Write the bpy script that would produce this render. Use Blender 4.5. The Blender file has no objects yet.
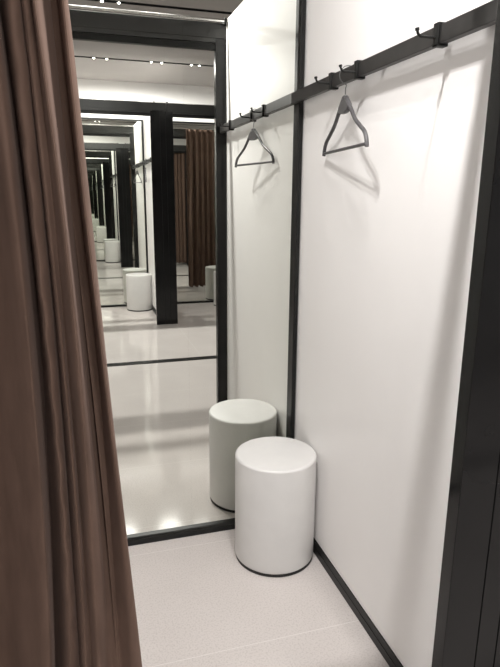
import bpy, bmesh, math, random
from mathutils import Vector, Matrix
random.seed(7)
scene = bpy.context.scene
COL = scene.collection
PI = math.pi

# ------------------------------------------------------------------ materials
def new_mat(name, color, rough=0.5, metal=0.0, spec=0.5, coat=0.0, coat_rough=0.05, sheen=0.0):
    m = bpy.data.materials.new(name); m.use_nodes = True
    b = m.node_tree.nodes['Principled BSDF']
    b.inputs['Base Color'].default_value = (*color, 1)
    b.inputs['Roughness'].default_value = rough
    b.inputs['Metallic'].default_value = metal
    b.inputs['Specular IOR Level'].default_value = spec
    b.inputs['Coat Weight'].default_value = coat
    b.inputs['Coat Roughness'].default_value = coat_rough
    b.inputs['Sheen Weight'].default_value = sheen
    return m, m.node_tree, b

def noise_tint(nt, b, c0, c1, scale=8.0, detail=4.0, lo=0.35, hi=0.65, stretch=None):
    tc = nt.nodes.new('ShaderNodeTexCoord'); n = nt.nodes.new('ShaderNodeTexNoise')
    n.inputs['Scale'].default_value = scale; n.inputs['Detail'].default_value = detail
    r = nt.nodes.new('ShaderNodeValToRGB')
    r.color_ramp.elements[0].position = lo; r.color_ramp.elements[0].color = (*c0, 1)
    r.color_ramp.elements[1].position = hi; r.color_ramp.elements[1].color = (*c1, 1)
    if stretch:
        mp = nt.nodes.new('ShaderNodeMapping'); mp.inputs['Scale'].default_value = stretch
        nt.links.new(tc.outputs['Object'], mp.inputs['Vector']); nt.links.new(mp.outputs['Vector'], n.inputs['Vector'])
    else:
        nt.links.new(tc.outputs['Object'], n.inputs['Vector'])
    nt.links.new(n.outputs['Fac'], r.inputs['Fac']); nt.links.new(r.outputs['Color'], b.inputs['Base Color'])
    return n, r

def bump(nt, b, src, strength=0.1, dist=0.002):
    bp = nt.nodes.new('ShaderNodeBump'); bp.inputs['Strength'].default_value = strength; bp.inputs['Distance'].default_value = dist
    nt.links.new(src, bp.inputs['Height']); nt.links.new(bp.outputs['Normal'], b.inputs['Normal'])

M = {}
m, nt, b = new_mat('white_panel', (.78, .76, .745), .42)
n, r = noise_tint(nt, b, (.85, .835, .825), (.868, .853, .843), 3.0)
M['white'] = m
m, nt, b = new_mat('dark_metal', (.016, .016, .016), .35, 0.0, .22)
n, r = noise_tint(nt, b, (.009, .009, .009), (.013, .013, .0125), 6.0); bump(nt, b, n.outputs['Fac'], .05)
M['dark'] = m
m, nt, b = new_mat('gloss_dark', (.014, .014, .014), .12, 0.0, .28)
n, r = noise_tint(nt, b, (.009, .009, .0092), (.013, .0127, .013), 4.0)
M['gloss'] = m
m, nt, b = new_mat('grey_header', (.075, .074, .074), .35, 0.0, .5)
noise_tint(nt, b, (.018, .0178, .0175), (.024, .0236, .0232), 5.0)
M['header'] = m
m, nt, b = new_mat('groove_black', (.008, .008, .008), .6); M['black'] = m
m, nt, b = new_mat('rail_metal', (.06, .055, .053), .38, 0.35, .5)
noise_tint(nt, b, (.024, .023, .0225), (.034, .032, .031), 20.0)
M['rail'] = m
m, nt, b = new_mat('hanger_plastic', (.075, .072, .075), .35)
noise_tint(nt, b, (.065, .062, .066), (.085, .082, .085), 40.0)
M['hanger'] = m
m, nt, b = new_mat('steel', (.62, .61, .6), .22, 1.0); noise_tint(nt, b, (.58, .57, .56), (.66, .65, .64), 30.0)
M['steel'] = m
m, nt, b = new_mat('hook_wire', (.16, .16, .16), .3, .8); noise_tint(nt, b, (.14, .14, .14), (.19, .19, .19), 30.0)
M['wire'] = m
m, nt, b = new_mat('stool_white', (.80, .79, .775), .38)
n, r = noise_tint(nt, b, (.63, .622, .612), (.65, .642, .631), 14.0); bump(nt, b, n.outputs['Fac'], .02)
M['stool'] = m
m, nt, b = new_mat('ceiling_taupe', (.40, .375, .36), .8); noise_tint(nt, b, (.385, .362, .347), (.415, .39, .373), 2.0)
M['ceiling'] = m
m, nt, b = new_mat('slot_black', (.012, .012, .012), .5); M['slot'] = m
m, nt, b = new_mat('lamp_lens', (1, 1, 1), .3)
b.inputs['Emission Color'].default_value = (1, .96, .9, 1); b.inputs['Emission Strength'].default_value = 14
M['lens'] = m
m, nt, b = new_mat('mirror_silver', (.865, .885, .84), 0.0, 1.0)
b.inputs['Roughness'].default_value = 0.0
M['mirror'] = m

# polished terrazzo-like tiles with thin joints
m, nt, b = new_mat('floor_tile', (.6, .56, .54), .09, 0, .28)
tc = nt.nodes.new('ShaderNodeTexCoord')
n1 = nt.nodes.new('ShaderNodeTexNoise'); n1.inputs['Scale'].default_value = 160; n1.inputs['Detail'].default_value = 2
n2 = nt.nodes.new('ShaderNodeTexNoise'); n2.inputs['Scale'].default_value = 2.5; n2.inputs['Detail'].default_value = 3
nt.links.new(tc.outputs['Object'], n1.inputs['Vector']); nt.links.new(tc.outputs['Object'], n2.inputs['Vector'])
r1 = nt.nodes.new('ShaderNodeValToRGB')
r1.color_ramp.elements[0].position = .34; r1.color_ramp.elements[0].color = (.50, .463, .447, 1)
r1.color_ramp.elements[1].position = .52; r1.color_ramp.elements[1].color = (.585, .545, .525, 1)
nt.links.new(n1.outputs['Fac'], r1.inputs['Fac'])
r2 = nt.nodes.new('ShaderNodeValToRGB')
r2.color_ramp.elements[0].position = .3; r2.color_ramp.elements[0].color = (.93, .93, .93, 1)
r2.color_ramp.elements[1].position = .7; r2.color_ramp.elements[1].color = (1, 1, 1, 1)
nt.links.new(n2.outputs['Fac'], r2.inputs['Fac'])
mx = nt.nodes.new('ShaderNodeMix'); mx.data_type = 'RGBA'; mx.blend_type = 'MULTIPLY'; mx.inputs['Factor'].default_value = 1
nt.links.new(r1.outputs['Color'], mx.inputs['A']); nt.links.new(r2.outputs['Color'], mx.inputs['B'])
sp = nt.nodes.new('ShaderNodeSeparateXYZ'); nt.links.new(tc.outputs['Object'], sp.inputs['Vector'])
def joint(out, off, pitch, w):
    a = nt.nodes.new('ShaderNodeMath'); a.operation = 'SUBTRACT'; a.inputs[1].default_value = off; nt.links.new(out, a.inputs[0])
    p = nt.nodes.new('ShaderNodeMath'); p.operation = 'PINGPONG'; p.inputs[1].default_value = pitch / 2; nt.links.new(a.outputs[0], p.inputs[0])
    l = nt.nodes.new('ShaderNodeMath'); l.operation = 'LESS_THAN'; l.inputs[1].default_value = w; nt.links.new(p.outputs[0], l.inputs[0])
    return l.outputs[0]
jx = joint(sp.outputs['X'], .16, 1.2, .0012); jy = joint(sp.outputs['Y'], -.10, .61, .0012)
jm = nt.nodes.new('ShaderNodeMath'); jm.operation = 'MAXIMUM'
far = nt.nodes.new('ShaderNodeMath'); far.operation = 'LESS_THAN'; far.inputs[1].default_value = -2.76; nt.links.new(sp.outputs['Y'], far.inputs[0])
jf = nt.nodes.new('ShaderNodeMath'); jf.operation = 'MULTIPLY'; nt.links.new(jx, jf.inputs[0]); nt.links.new(far.outputs[0], jf.inputs[1])
nt.links.new(jf.outputs[0], jm.inputs[0]); nt.links.new(jy, jm.inputs[1])
mj = nt.nodes.new('ShaderNodeMix'); mj.data_type = 'RGBA'; mj.inputs['B'].default_value = (.66, .63, .61, 1)
nt.links.new(jm.outputs[0], mj.inputs['Factor']); nt.links.new(mx.outputs['Result'], mj.inputs['A'])
nt.links.new(mj.outputs['Result'], b.inputs['Base Color'])
M['floor'] = m

# brown velvet
m, nt, b = new_mat('brown_velvet', (.11, .065, .05), .85, 0, .2, sheen=.12)
b.inputs['Sheen Roughness'].default_value = .45
b.inputs['Sheen Tint'].default_value = (.75, .55, .48, 1)
n, r = noise_tint(nt, b, (.106, .067, .051), (.142, .090, .069), 30.0, 6.0, .3, .7, (1, 1, .25))
bump(nt, b, n.outputs['Fac'], .12, .002)
M['velvet'] = m

# ------------------------------------------------------------------ mesh helpers
def link(name, bm, mat, parent=None, smooth=False, loc=None, mats=None):
    me = bpy.data.meshes.new(name); bm.normal_update(); bm.to_mesh(me); bm.free()
    for mm in (mats or [mat]): me.materials.append(mm)
    if smooth:
        me.polygons.foreach_set('use_smooth', [True] * len(me.polygons))
        try: me.set_sharp_from_angle(angle=math.radians(38))
        except Exception: pass
    o = bpy.data.objects.new(name, me); COL.objects.link(o)
    if loc: o.location = loc
    if parent: o.parent = parent
    return o

def add_box(bm, x0, x1, y0, y1, z0, z1, bev=0.0, mi=0):
    x0, x1 = sorted((x0, x1)); y0, y1 = sorted((y0, y1)); z0, z1 = sorted((z0, z1))
    g = bmesh.ops.create_cube(bm, size=1)
    vs = g['verts']
    for v in vs:
        v.co = Vector(((x0 + x1) / 2 + v.co.x * (x1 - x0), (y0 + y1) / 2 + v.co.y * (y1 - y0), (z0 + z1) / 2 + v.co.z * (z1 - z0)))
    fs = list({f for v in vs for f in v.link_faces})
    for f in fs: f.material_index = mi
    if bev:
        es = list({e for v in vs for e in v.link_edges})
        bmesh.ops.bevel(bm, geom=es, offset=bev, segments=2, profile=.5, affect='EDGES')

def boxobj(name, mat, dims, parent=None, bev=0.0):
    bm = bmesh.new(); add_box(bm, *dims, bev=bev)
    return link(name, bm, mat, parent)

def add_lathe(bm, prof, seg=64, cx=0, cy=0):
    rings = []
    for (r, z) in prof:
        if r < 1e-6: rings.append([bm.verts.new((cx, cy, z))])
        else: rings.append([bm.verts.new((cx + r * math.cos(2 * PI * i / seg), cy + r * math.sin(2 * PI * i / seg), z)) for i in range(seg)])
    for a, c in zip(rings, rings[1:]):
        for i in range(seg):
            j = (i + 1) % seg
            if len(a) == 1 and len(c) == 1: continue
            if len(a) == 1: bm.faces.new((a[0], c[j], c[i]))
            elif len(c) == 1: bm.faces.new((a[i], a[j], c[0]))
            else: bm.faces.new((a[i], a[j], c[j], c[i]))
    bmesh.ops.recalc_face_normals(bm, faces=bm.faces[:])

def add_tube(bm, pts, rad, seg=10, cap=True):
    pts = [Vector(p) for p in pts]
    rads = rad if isinstance(rad, (list, tuple)) else [rad] * len(pts)
    up = None; rings = []
    for i, p in enumerate(pts):
        t = (pts[min(i + 1, len(pts) - 1)] - pts[max(i - 1, 0)]).normalized()
        if up is None:
            up = Vector((0, 0, 1)) if abs(t.z) < .9 else Vector((1, 0, 0))
        s = t.cross(up).normalized(); up = s.cross(t).normalized()
        rings.append([bm.verts.new(p + rads[i] * (math.cos(2 * PI * k / seg) * s + math.sin(2 * PI * k / seg) * up)) for k in range(seg)])
    for a, c in zip(rings, rings[1:]):
        for k in range(seg): bm.faces.new((a[k], a[(k + 1) % seg], c[(k + 1) % seg], c[k]))
    if cap:
        bm.faces.new(rings[0][::-1]); bm.faces.new(rings[-1])
    bmesh.ops.recalc_face_normals(bm, faces=bm.faces[:])

def spline(P, n=8):
    P = [Vector(p) for p in P]; out = []
    for i in range(len(P) - 1):
        a = P[max(i - 1, 0)]; b_ = P[i]; c = P[i + 1]; d = P[min(i + 2, len(P) - 1)]
        for k in range(n):
            t = k / n
            out.append(.5 * ((2 * b_) + (c - a) * t + (2 * a - 5 * b_ + 4 * c - d) * t * t + (3 * b_ - a - 3 * c + d) * t ** 3))
    out.append(P[-1]); return out

def tag(o, label, cat, group=None, kind=None):
    o['label'] = label; o['category'] = cat
    if group: o['group'] = group
    if kind: o['kind'] = kind
    return o
def struct(o, label, cat):
    return tag(o, label, cat, None, 'structure')
def thing(name, label, cat, loc=(0, 0, 0), rz=0, group=None):
    o = bpy.data.objects.new(name, None); COL.objects.link(o); o.empty_display_size = .1
    o.location = loc; o.rotation_euler = (0, 0, rz)
    return tag(o, label, cat, group)
def copy_tree(o, parent=None):
    c = o.copy(); COL.objects.link(c)
    if parent: c.parent = parent
    for ch in list(o.children): copy_tree(ch, c)
    return c

# ------------------------------------------------------------------ key sizes (metres)
L = 5.522                       # distance between the two facing mirrors
YI, YO = -1.212, -1.254         # inner and outer face of the cubicle front
HC = 2.86                       # ceiling
HP = 2.47                       # partition height
PT = .115                       # partition thickness
PITCH = 1.39
XL, XR = -4.2, 4.2
def Y(row, y): return y if row == 0 else -L - y

# ------------------------------------------------------------------ setting
bm = bmesh.new(); add_box(bm, XL, XR, -L - .12, .12, -.1, 0)
struct(link('floor', bm, M['floor']), 'pale polished tile floor of the fitting room and corridor', 'floor')

slots = [-1.217, -2.43, -L + 1.217]
SW = .022
bm = bmesh.new()
ys = [.12] + [s for s in slots] + [-L - .12]
edges = []
prev = .12
for s in slots:
    add_box(bm, XL, XR, s + SW, prev, HC, HC + .12); prev = s - SW
add_box(bm, XL, XR, -L - .12, prev, HC, HC + .12)
struct(link('ceiling', bm, M['ceiling']), 'taupe painted ceiling above the mirror cubicles', 'ceiling')
for i, s in enumerate(slots):
    bm = bmesh.new()
    add_box(bm, XL, XR, s - SW, s + SW, HC + .07, HC + .12)
    add_box(bm, XL, XR, s - SW, s - SW + .003, HC - .004, HC + .07); add_box(bm, XL, XR, s + SW - .003, s + SW, HC - .004, HC + .07)
    struct(link('trim_%d' % (i + 1), bm, M['slot']),
           ['black ceiling light slot above the near cubicle front', 'black ceiling light slot along the corridor', 'black ceiling light slot above the opposite cubicle front'][i], 'ceiling slot')

struct(boxobj('wall_back', M['white'], (XL, XR, .012, .12, 0, HC)), 'white back wall behind the large framed mirror', 'wall')
struct(boxobj('wall_front', M['white'], (XL, XR, -L - .12, -L - .012, 0, HC)), 'white far wall behind the mirrors of the opposite cubicles', 'wall')
struct(boxobj('trim_4', M['dark'], (XL, XR, -L / 2 - .045, -L / 2 + .045, 0, .004)), 'thin dark floor strip along the middle of the corridor', 'floor strip')

def partition(row, x, num, nm, lab):
    """white dividing panel whose left face is at x, with its dark front post and baseboards"""
    y0, y1 = Y(row, .012), Y(row, YI)
    struct(boxobj('wall_' + nm, M['white'], (x, x + PT, y0, y1, 0, HP), bev=.002), 'white dividing wall panel ' + lab, 'wall')
    bm = bmesh.new()
    add_box(bm, x - .004, x + .0, Y(row, -.03), Y(row, YI), .0, .066, bev=.001)
    add_box(bm, x - .0055, x + .0, Y(row, -.03), Y(row, YI), .028, .036)
    struct(link('baseboard_' + nm, bm, M['dark']), 'dark ribbed baseboard under the white panel ' + lab, 'baseboard')
    bm = bmesh.new()
    ztop = 2.368
    # two glossy profiles with a recessed middle and narrow grooves
    add_box(bm, x - .065, x + .0355, Y(row, YI), Y(row, YO), 0, ztop, bev=.0015)
    add_box(bm, x + .0385, x + .098, Y(row, YI + .004), Y(row, YO), 0, ztop, bev=.0015)
    add_box(bm, x + .101, x + PT + .065, Y(row, YI), Y(row, YO), 0, ztop, bev=.0015)
    add_box(bm, x - .06, x + PT + .06, Y(row, YI - .004), Y(row, YO + .006), .001, ztop - .002, mi=1)
    struct(link('trim_%d' % num, bm, None, mats=[M['gloss'], M['black']]), 'glossy dark front post of the white dividing panel ' + lab, 'post')

def header(row, xr, num, lab):
    x0, x1 = xr - PITCH + PT + .064, xr - .064
    bm = bmesh.new()
    xa = xr - PITCH + PT - .004; xb = xr + PT - .008
    add_box(bm, xa, xb, Y(row, YI), Y(row, YO), 2.369, 2.45, bev=.002)
    add_box(bm, x0, x1, Y(row, YI), Y(row, YO), 2.345, 2.3689)
    add_box(bm, x0, x1, Y(row, YI - .008), Y(row, YO), 2.31, 2.344, bev=.001, mi=1)
    struct(link('trim_%d' % num, bm, None, mats=[M['header'], M['dark']]), 'grey header beam across the front of the cubicle ' + lab, 'header')

partition(0, 0, 10, 'right', 'right of the near stool')
partition(0, -PITCH, 11, 'left', 'on the left behind the brown curtain')
partition(0, PITCH, 12, 'neighbour_right', 'right of the neighbouring near cubicle')
partition(1, 0, 13, 'opposite', 'beside the stool of the opposite cubicle')
partition(1, -PITCH, 14, 'opposite_left', 'left of the opposite cubicle')
partition(1, PITCH, 15, 'opposite_right', 'far right of the opposite row')
header(0, 0, 20, 'with the near stool'); header(0, PITCH, 21, 'right of the near stool')
header(1, 0, 22, 'opposite the near stool'); header(1, PITCH, 23, 'opposite and to the right')

# ------------------------------------------------------------------ mirrors
MT = 2.415
def mirror(row, xr, lab, seam, group=None):
    x0, x1 = xr - PITCH + PT + .004, xr - .004
    r = thing('wall_mirror', lab, 'mirror', ((x0 + x1) / 2, Y(row, 0), 0))
    ox, oy = r.location.x, r.location.y
    s = 1 if row == 0 else -1
    def rel(a, b_, c, d, e, f): return (a - ox, b_ - ox, c * s, d * s, e, f)
    xs = [x0 + .012, seam, x1 - .012] if seam is not None else [x0 + .012, x1 - .012]
    for a, c in zip(xs, xs[1:]):
        bm = bmesh.new(); add_box(bm, *rel(a + .00005, c - .00005, 0, .006, .012, MT - .01))
        link('mirror_glass', bm, M['mirror'], r)
    bm = bmesh.new(); add_box(bm, *rel(x0, x1, -.0, .012, .004, MT)); 
    # backing only behind the glass
    bm.free(); bm = bmesh.new(); add_box(bm, *rel(x0 + .006, x1 - .006, .0065, .0118, .006, MT - .004))
    link('backing_board', bm, M['black'], r)
    fr = [('frame_bottom', x0, x1, 0, .024, -.027), ('frame_top', x0, x1, MT - .02, MT, -.012)]
    for nme, a, c, z0, z1, d in fr:
        bm = bmesh.new(); add_box(bm, *rel(a, c, d, .006, z0, z1), bev=.0015); link('frame_rail', bm, M['dark'], r)
    for a, c in ((x0, x0 + .018), (x1 - .018, x1)):
        bm = bmesh.new(); add_box(bm, *rel(a, c, -.030, .006, .024, MT - .02), bev=.0015); link('frame_stile', bm, M['dark'], r)
    return r
mirror(0, 0, 'large dark framed mirror on the back wall behind the near stool', -.478)
mirror(0, PITCH, 'dark framed mirror of the cubicle right of the near one', None)
mirror(1, 0, 'dark framed mirror in the opposite cubicle facing the near mirror', None)
mirror(1, PITCH, 'dark framed mirror in the opposite row behind the bunched curtain', None)

# ------------------------------------------------------------------ stools
SR, SH = .1673, .4685
stool = thing('cylinder_stool', 'white cylindrical stool beside the right wall in the near cubicle', 'stool', (-.169, -.2455, 0), 0, 'white cylindrical stools')
prof = [(0, .014), (SR - .004, .014), (SR - .001, .018), (SR, .024), (SR, SH - .010)]
for k in range(1, 7):
    a = k / 6 * PI / 2
    prof.append((SR - .010 + .010 * math.cos(a), SH - .010 + .010 * math.sin(a)))
prof += [(SR * .5, SH + .0005), (0, SH + .0008)]
bm = bmesh.new(); add_lathe(bm, prof, 96); link('body', bm, M['stool'], stool, smooth=True)
bm = bmesh.new(); add_lathe(bm, [(0, 0), (SR - .006, 0), (SR - .003, .002), (SR - .003, .0139), (0, .0139)], 96)
o = link('base_rim', bm, M['black'], stool, smooth=True); o['label'] = 'thin dark rim under the stool'
for (row, x, y, lab) in ((1, -.158, -.263, 'white cylindrical stool in the opposite cubicle, seen in the mirror left of the dark post'),
                         (1, 1.02, -.26, 'white cylindrical stool in the opposite row, seen at the right edge of the mirror'),
                         (0, PITCH - .165, -.26, 'white cylindrical stool in the cubicle right of the near one')):
    c = copy_tree(stool); c.location = (x, Y(row, y), 0); c['label'] = lab

# ------------------------------------------------------------------ hanging rails with clamps and pegs
RX0, RX1, RZ0, RZ1 = -.043, -.022, 1.851, 1.893
def rail(lab):
    r = thing('hanging_rail', lab, 'rail', (0, 0, 0), 0, 'clothes rails on cubicle walls')
    bm = bmesh.new(); add_box(bm, RX0, RX1, YI - .0, -.001, RZ0, RZ1, bev=.002); link('bar', bm, M['rail'], r)
    for y in (-.372, -.562, -.978):
        bm = bmesh.new()
        add_box(bm, RX0 - .005, RX0 + .0, y - .011, y + .011, RZ0 - .005, RZ1 + .005, bev=.0012)
        add_box(bm, RX0 - .005, RX1 + .004, y - .011, y + .011, RZ1, RZ1 + .005, bev=.0012)
        add_box(bm, RX0 - .005, RX1 + .004, y - .011, y + .011, RZ0 - .005, RZ0, bev=.0012)
        add_box(bm, RX1, RX1 + .004, y - .011, y + .011, RZ0 - .005, RZ1 + .005, bev=.0012)
        add_tube(bm, spline([(RX0 + .001, y, RZ0 + .014), (RX0 - .030, y, RZ0 + .014), (RX0 - .046, y, RZ0 + .015), (RX0 - .052, y, RZ0 + .020), (RX0 - .055, y, RZ0 + .028)], 6), .0034, 8)
        add_tube(bm, [(RX0 - .0545, y, RZ0 + .026), (RX0 - .0555, y, RZ0 + .032)], [.0052, .0052], 10)
        link('clamp_hook', bm, M['dark'], r, smooth=True)
    for y in (-.03, -.66, -1.19):
        bm = bmesh.new(); add_tube(bm, [(RX1 - .002, y, 1.868), (-.0005, y, 1.868)], .007, 10); link('wall_bracket', bm, M['dark'], r, smooth=True)
    return r
rail0 = rail('dark square clothes rail along the right wall of the near cubicle')
def mirrored(src, row, dx, lab):
    c = copy_tree(src)
    c.location = (src.location.x + dx, Y(row, src.location.y), src.location.z)
    if row == 1:
        c.scale = (1, -1, 1); c.rotation_euler = (0, 0, -src.rotation_euler.z)
    c['label'] = lab
    return c
mirrored(rail0, 1, 0, 'dark square clothes rail on the white wall of the opposite cubicle')

# ------------------------------------------------------------------ hanger
HX, HY = (RX0 + RX1) / 2, -.500
dvec = Vector((-.078 + .019, -.721 + .282))
rz = math.atan2(dvec.y, dvec.x)                  # local +x runs along the trouser bar, towards the room
hang = thing('clothes_hanger', 'dark grey clothes hanger hooked on the rail of the near cubicle', 'hanger', (HX - .0155, HY, 1.640), rz, 'dark clothes hangers')
for s in (-1, 1):
    bm = bmesh.new()
    P = spline([(0.0, 0, .158), (s * .022, 0, .146), (s * .060, 0, .122), (s * .105, 0, .086), (s * .155, 0, .060), (s * .195, 0, .040), (s * .214, 0, .018), (s * .2205, 0, -.004)], 6)
    add_tube(bm, P, [.0064 + .003 * max(0, 1 - i / 14) for i in range(len(P))], 12)
    link('arm', bm, M['hanger'], hang, smooth=True)
bm = bmesh.new(); add_tube(bm, [(-.219, 0, .004), (.219, 0, .004)], .0052, 12); link('trouser_bar', bm, M['hanger'], hang, smooth=True)
bm = bmesh.new()
out = [(-.009, .167), (.009, .167), (.024, .155), (.046, .139), (.052, .128), (.046, .119), (.024, .114), (0, .113), (-.024, .114), (-.046, .119), (-.052, .128), (-.046, .139), (-.024, .155)]
f0 = [bm.verts.new((x, -.008, z)) for x, z in out]; f1 = [bm.verts.new((x, .008, z)) for x, z in out]
bm.faces.new(f0); bm.faces.new(f1[::-1])
for i in range(len(out)):
    j = (i + 1) % len(out); bm.faces.new((f0[i], f1[i], f1[j], f0[j]))
bmesh.ops.recalc_face_normals(bm, faces=bm.faces[:])
bmesh.ops.bevel(bm, geom=bm.edges[:], offset=.0025, segments=2, affect='EDGES')
link('yoke', bm, M['hanger'], hang, smooth=True)
bm = bmesh.new()
# hook: stem up from the yoke, round the front of the rail, over its top (hook plane is across the bar)
zc = RZ0 + .021 - 1.640 - .0055
R = .0285
# choose the side facing the room: local y sign found from the rotation
ly = Vector((-math.sin(rz), math.cos(rz)))       # world direction of local +y
sgn = -1 if ly.x > 0 else 1                      # room side is -x
full = [(0, 0, .170), (0, 0, .188)]
for k in range(0, 11):
    a = math.radians(-80 + k * 25)
    full.append((0, -sgn * .007 + sgn * R * math.cos(a), zc + .001 + R * math.sin(a)))
add_tube(bm, spline(full, 4), .0016, 8)
o = link('hook', bm, M['wire'], hang, smooth=True); o['label'] = 'thin metal wire hook'
mirrored(hang, 1, 0, 'dark grey clothes hanger hooked on the rail of the opposite cubicle')

# ------------------------------------------------------------------ curtain tracks
def track(row, xr, lab):
    x0, x1 = xr - PITCH + PT + .002, xr - .002
    r = thing('curtain_track', lab, 'curtain track', ((x0 + x1) / 2, Y(row, YI + .030), 2.455))
    h = (x1 - x0) / 2
    bm = bmesh.new(); add_tube(bm, [(-h, 0, 0), (h, 0, 0)], .0095, 14); link('tube', bm, M['steel'], r, smooth=True)
    s = 1 if row == 0 else -1
    for x in (-h + .012, h - .012):
        bm = bmesh.new(); add_tube(bm, [(x - .006, 0, 0), (x + .006, 0, 0)], .017, 14); add_box(bm, x - .008, x + .008, -.030 * s, 0, -.012, .012)
        link('end_bracket', bm, M['dark'], r, smooth=True)
    return r
track(0, 0, 'steel curtain track over the entrance of the near cubicle')
track(0, PITCH, 'steel curtain track over the cubicle right of the near one')
track(1, 0, 'steel curtain track over the entrance of the opposite cubicle')
track(1, PITCH, 'steel curtain track over the opposite cubicle on the right')

# ------------------------------------------------------------------ curtains
YC = -1.150
# each row: x at heights 1.9, 1.2 and 0.5 m, and how far the fold comes out towards the corridor
FOLD = [
 (-1.205, -1.215, -1.225, -.02), (-1.170, -1.185, -1.200, .045), (-1.125, -1.140, -1.155, -.045), (-1.085, -1.085, -1.105, -.050),
 (-1.0420, -1.0400, -1.0600, -.010), (-1.0140, -1.0000, -1.0180, .034), (-1.0080, -.9890, -1.0080, .016), (-1.0062, -.9838, -1.0009, -.085),
 (-.9834, -.9635, -.9715, .030), (-.9701, -.9494, -.9540, .016), (-.9684, -.9485, -.9504, -.018),
 (-.9572, -.9362, -.9382, .036), (-.9506, -.9261, -.9260, .020), (-.9430, -.9115, -.9060, .047), (-.9290, -.9020, -.8930, .014),
 (-.9195, -.8935, -.8830, -.046), (-.9075, -.8790, -.8600, -.074), (-.8990, -.8650, -.8345, .020), (-.8936, -.8550, -.8195, .0),
 (-.9000, -.8640, -.8330, -.030), (-.9200, -.8900, -.8700, -.046)]
def xat(f, z):
    # quadratic through the three measured heights
    a, b_, c = f[0], f[1], f[2]
    t = (z - .5) / .7
    q = (a - 2 * b_ + c) / 2; l_ = b_ - c - q
    z_ = max(.1, min(2.4, z)); t = (z_ - .5) / .7
    return c + l_ * t + q * t * t
def curtain_mesh(nz=90, n=9, hem=.045, top=2.44):
    bm = bmesh.new(); uvrows = []
    rnd = random.Random(3)
    for k in range(nz + 1):
        z = hem + (top - hem) * k / nz
        amp = 1.0 if z < 2.1 else 1.0 - .35 * (z - 2.1) / .34
        P = []
        for i, f in enumerate(FOLD):
            d = f[3] * amp
            if f[3] < -.045 and f[0] > -.93: d = .02 + (f[3] - .02) * (1.0 if z > 1.5 else .15 + .85 * max(0, (z - .3)) / 1.2)   # the wide valley flattens out lower down
            d += .004 * math.sin(z * 3.1 + i * 1.7) + .002 * math.sin(z * 7.3 + i * 2.9)
            x = xat(f, z) + .0025 * math.sin(z * 4.3 + i * 2.1)
            P.append((x, YC - d, z))
        S = spline(P, n)
        for j, p in enumerate(S):
            seg = j / n
            if 7.6 < seg < 9.4:                                    # puckered seam band
                w = math.exp(-((seg - 8.5) / .6) ** 2)
                p.y += .0036 * w * math.sin(z * 95 + math.sin(z * 13) * 1.5)
                p.x += .0016 * w * math.sin(z * 60)
        uvrows.append([bm.verts.new(p) for p in S])
    for a, c in zip(uvrows, uvrows[1:]):
        for i in range(len(a) - 1): bm.faces.new((a[i], a[i + 1], c[i + 1], c[i]))
    bmesh.ops.recalc_face_normals(bm, faces=bm.faces[:])
    return bm
def curtain(name, lab, bm, loc=(0, 0, 0), scale=(1, 1, 1)):
    r = thing(name, lab, 'curtain', loc, 0, 'brown velvet curtains')
    o = link('cloth', bm, M['velvet'], r, smooth=True)
    sm = o.modifiers.new('thick', 'SOLIDIFY'); sm.thickness = .003; sm.offset = 0
    r.scale = scale
    return r
cur = curtain('velvet_curtain', 'brown velvet curtain gathered on the left side of the near cubicle', curtain_mesh())
# curtain rings on the track
for k in range(7):
    x = -1.18 + k * .041
    bm = bmesh.new()
    add_tube(bm, [(x, YI + .030 + .0145 * math.cos(a), 2.455 - .002 + .0145 * math.sin(a)) for a in [2 * PI * i / 16 for i in range(17)]], .0018, 6, cap=False)
    link('ring', bm, M['steel'], cur, smooth=True)
def place_curtain(row, shift, flip, lab):
    c = copy_tree(cur)
    c.scale = (-1 if flip else 1, -1 if row else 1, 1)
    c.location = (shift, -L if row else 0, 0)
    c['label'] = lab
    return c
place_curtain(1, 0, False, 'dark velvet curtain gathered at the left of the opposite cubicle')
# the opposite right-hand curtain hangs wider, from x .83 to 1.36
def wide_curtain_mesh(x0, x1, nf, seed, hem=.05, top=2.44, nz=50):
    bm = bmesh.new(); rows = []; rnd = random.Random(seed)
    ph = [rnd.uniform(-.8, .8) for _ in range(nf + 2)]; am = [rnd.uniform(.6, 1) for _ in range(nf + 2)]
    N = nf * 14
    for k in range(nz + 1):
        z = hem + (top - hem) * k / nz; row_ = []
        for i in range(N + 1):
            u = i / N * nf; a = am[int(u)]
            x = x0 + (x1 - x0) * i / N + .012 * math.sin(u * 2 * PI * 2 + ph[int(u)])
            y = YC - .042 * a * math.sin(u * 2 * PI + .35 * math.sin(z * 1.8 + u)) * (1 - .25 * max(0, z - 2.1) / .34)
            row_.append(bm.verts.new((x, y, z + .012 * math.sin(u * 2 * PI + 1) * (1 if k == 0 else 0))))
        rows.append(row_)
    for a, c in zip(rows, rows[1:]):
        for i in range(N): bm.faces.new((a[i], a[i + 1], c[i + 1], c[i]))
    bmesh.ops.recalc_face_normals(bm, faces=bm.faces[:])
    return bm
curtain('velvet_curtain', 'dark velvet curtain hanging in the opposite row, seen in the mirror beside the post', wide_curtain_mesh(.765, 1.36, 7, 5), (0, -L, 0), (1, -1, 1))
curtain('velvet_curtain', 'dark velvet curtain half closing the cubicle right of the near one', wide_curtain_mesh(.98, 1.36, 5, 9))

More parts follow.
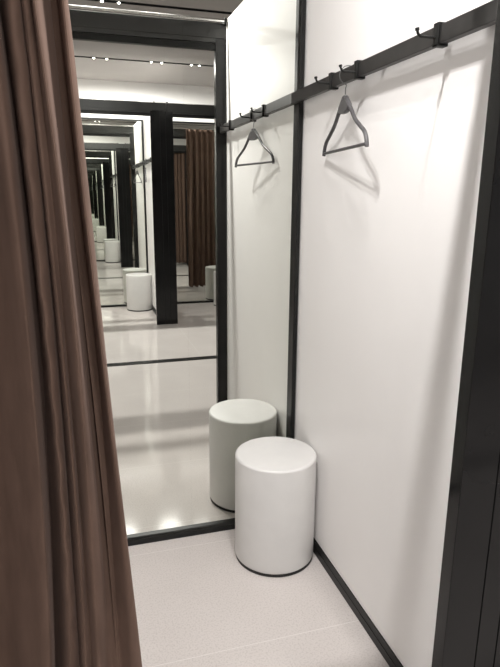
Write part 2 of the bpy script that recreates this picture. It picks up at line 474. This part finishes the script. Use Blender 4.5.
# ------------------------------------------------------------------ ceiling spotlights
def spot_thing():
    r = thing('ceiling_spotlight', '', 'spotlight', (0, 0, HC), 0)
    bm = bmesh.new(); add_lathe(bm, [(0, .055), (.016, .055), (.0165, .004), (.0165, -.004), (.0105, -.004), (.0102, .003), (0, .003)], 20)
    link('housing', bm, M['slot'], r, smooth=True)
    bm = bmesh.new(); add_lathe(bm, [(0, .0036), (.0102, .0036), (.0115, -.005), (.0095, -.0095), (.0055, -.012), (0, -.013)], 20)
    link('lens', bm, M['lens'], r, smooth=True)
    return r
ordw = ['first', 'second', 'third', 'fourth', 'fifth', 'sixth', 'seventh', 'eighth', 'ninth', 'tenth']
where = ['in the slot above the near cubicle front', 'in the slot along the corridor ceiling', 'in the slot above the opposite cubicle front']
pairs = [
 [-.80, -.71, -.43, -.35, .54, .64],
 [-.62, -.50, .40, .52],
 [-.62, -.49, -.03, .08, .40, .49],
]
POW = [[36, 36, 17, 17, 2, 2], [12, 12, 6, 6], [32, 32, 30, 30, 3, 3]]
proto = spot_thing(); used = False
for si, xs in enumerate(pairs):
    for k, x in enumerate(xs):
        o = proto if not used else copy_tree(proto)
        used = True
        o.location = (x, slots[si], HC - .001)
        o['label'] = 'small round ceiling spotlight, %s from the left %s' % (ordw[k], where[si])
        o['group'] = 'ceiling spotlights'
        for nm, size, blend, frac in (('spot_lamp', 135, 1.0, .95), ('lamp_spill', 179, .25, (.58, .4, 1.6)[si])):      # main beam and the wide spill of the same lamp
            ld = bpy.data.lights.new(nm, 'SPOT'); ld.spot_size = math.radians(size); ld.spot_blend = blend
            ld.energy = POW[si][k] * frac; ld.color = (1, .975, .95); ld.shadow_soft_size = .009
            lo = bpy.data.objects.new(nm, ld); COL.objects.link(lo); lo.location = (x, slots[si], HC - .022)

# ------------------------------------------------------------------ world (shop light reaching in from the corridor's open ends)
w = bpy.data.worlds.new('shop'); scene.world = w; w.use_nodes = True
bg = w.node_tree.nodes['Background']; bg.inputs['Color'].default_value = (1, .98, .965, 1); bg.inputs['Strength'].default_value = .5

# ------------------------------------------------------------------ camera
cd = bpy.data.cameras.new('camera'); cam = bpy.data.objects.new('camera', cd); COL.objects.link(cam)
F = 568.194; yaw, pitch, roll = .2925, .2407, .0071
cd.sensor_fit = 'VERTICAL'; cd.sensor_height = 24; cd.lens = F / 667 * 24; cd.clip_start = .01
fw = Vector((math.sin(yaw) * math.cos(pitch), math.cos(yaw) * math.cos(pitch), -math.sin(pitch)))
rt = Vector((math.cos(yaw), -math.sin(yaw), 0)); up = rt.cross(fw)
r2 = math.cos(roll) * rt + math.sin(roll) * up; u2 = math.cos(roll) * up - math.sin(roll) * rt
cam.matrix_world = Matrix(((r2.x, u2.x, -fw.x, -.8946), (r2.y, u2.y, -fw.y, -2.2747), (r2.z, u2.z, -fw.z, 1.5), (0, 0, 0, 1)))
scene.camera = cam

# ------------------------------------------------------------------ view
vs = scene.view_settings
vs.view_transform = 'Standard'; vs.look = 'None'; vs.gamma = 1; vs.use_curve_mapping = False; vs.exposure = 0.07
cy = scene.cycles
cy.max_bounces = 24; cy.glossy_bounces = 20; cy.diffuse_bounces = 6; cy.use_denoising = True
cy.sample_clamp_indirect = 6; cy.blur_glossy = 0.0
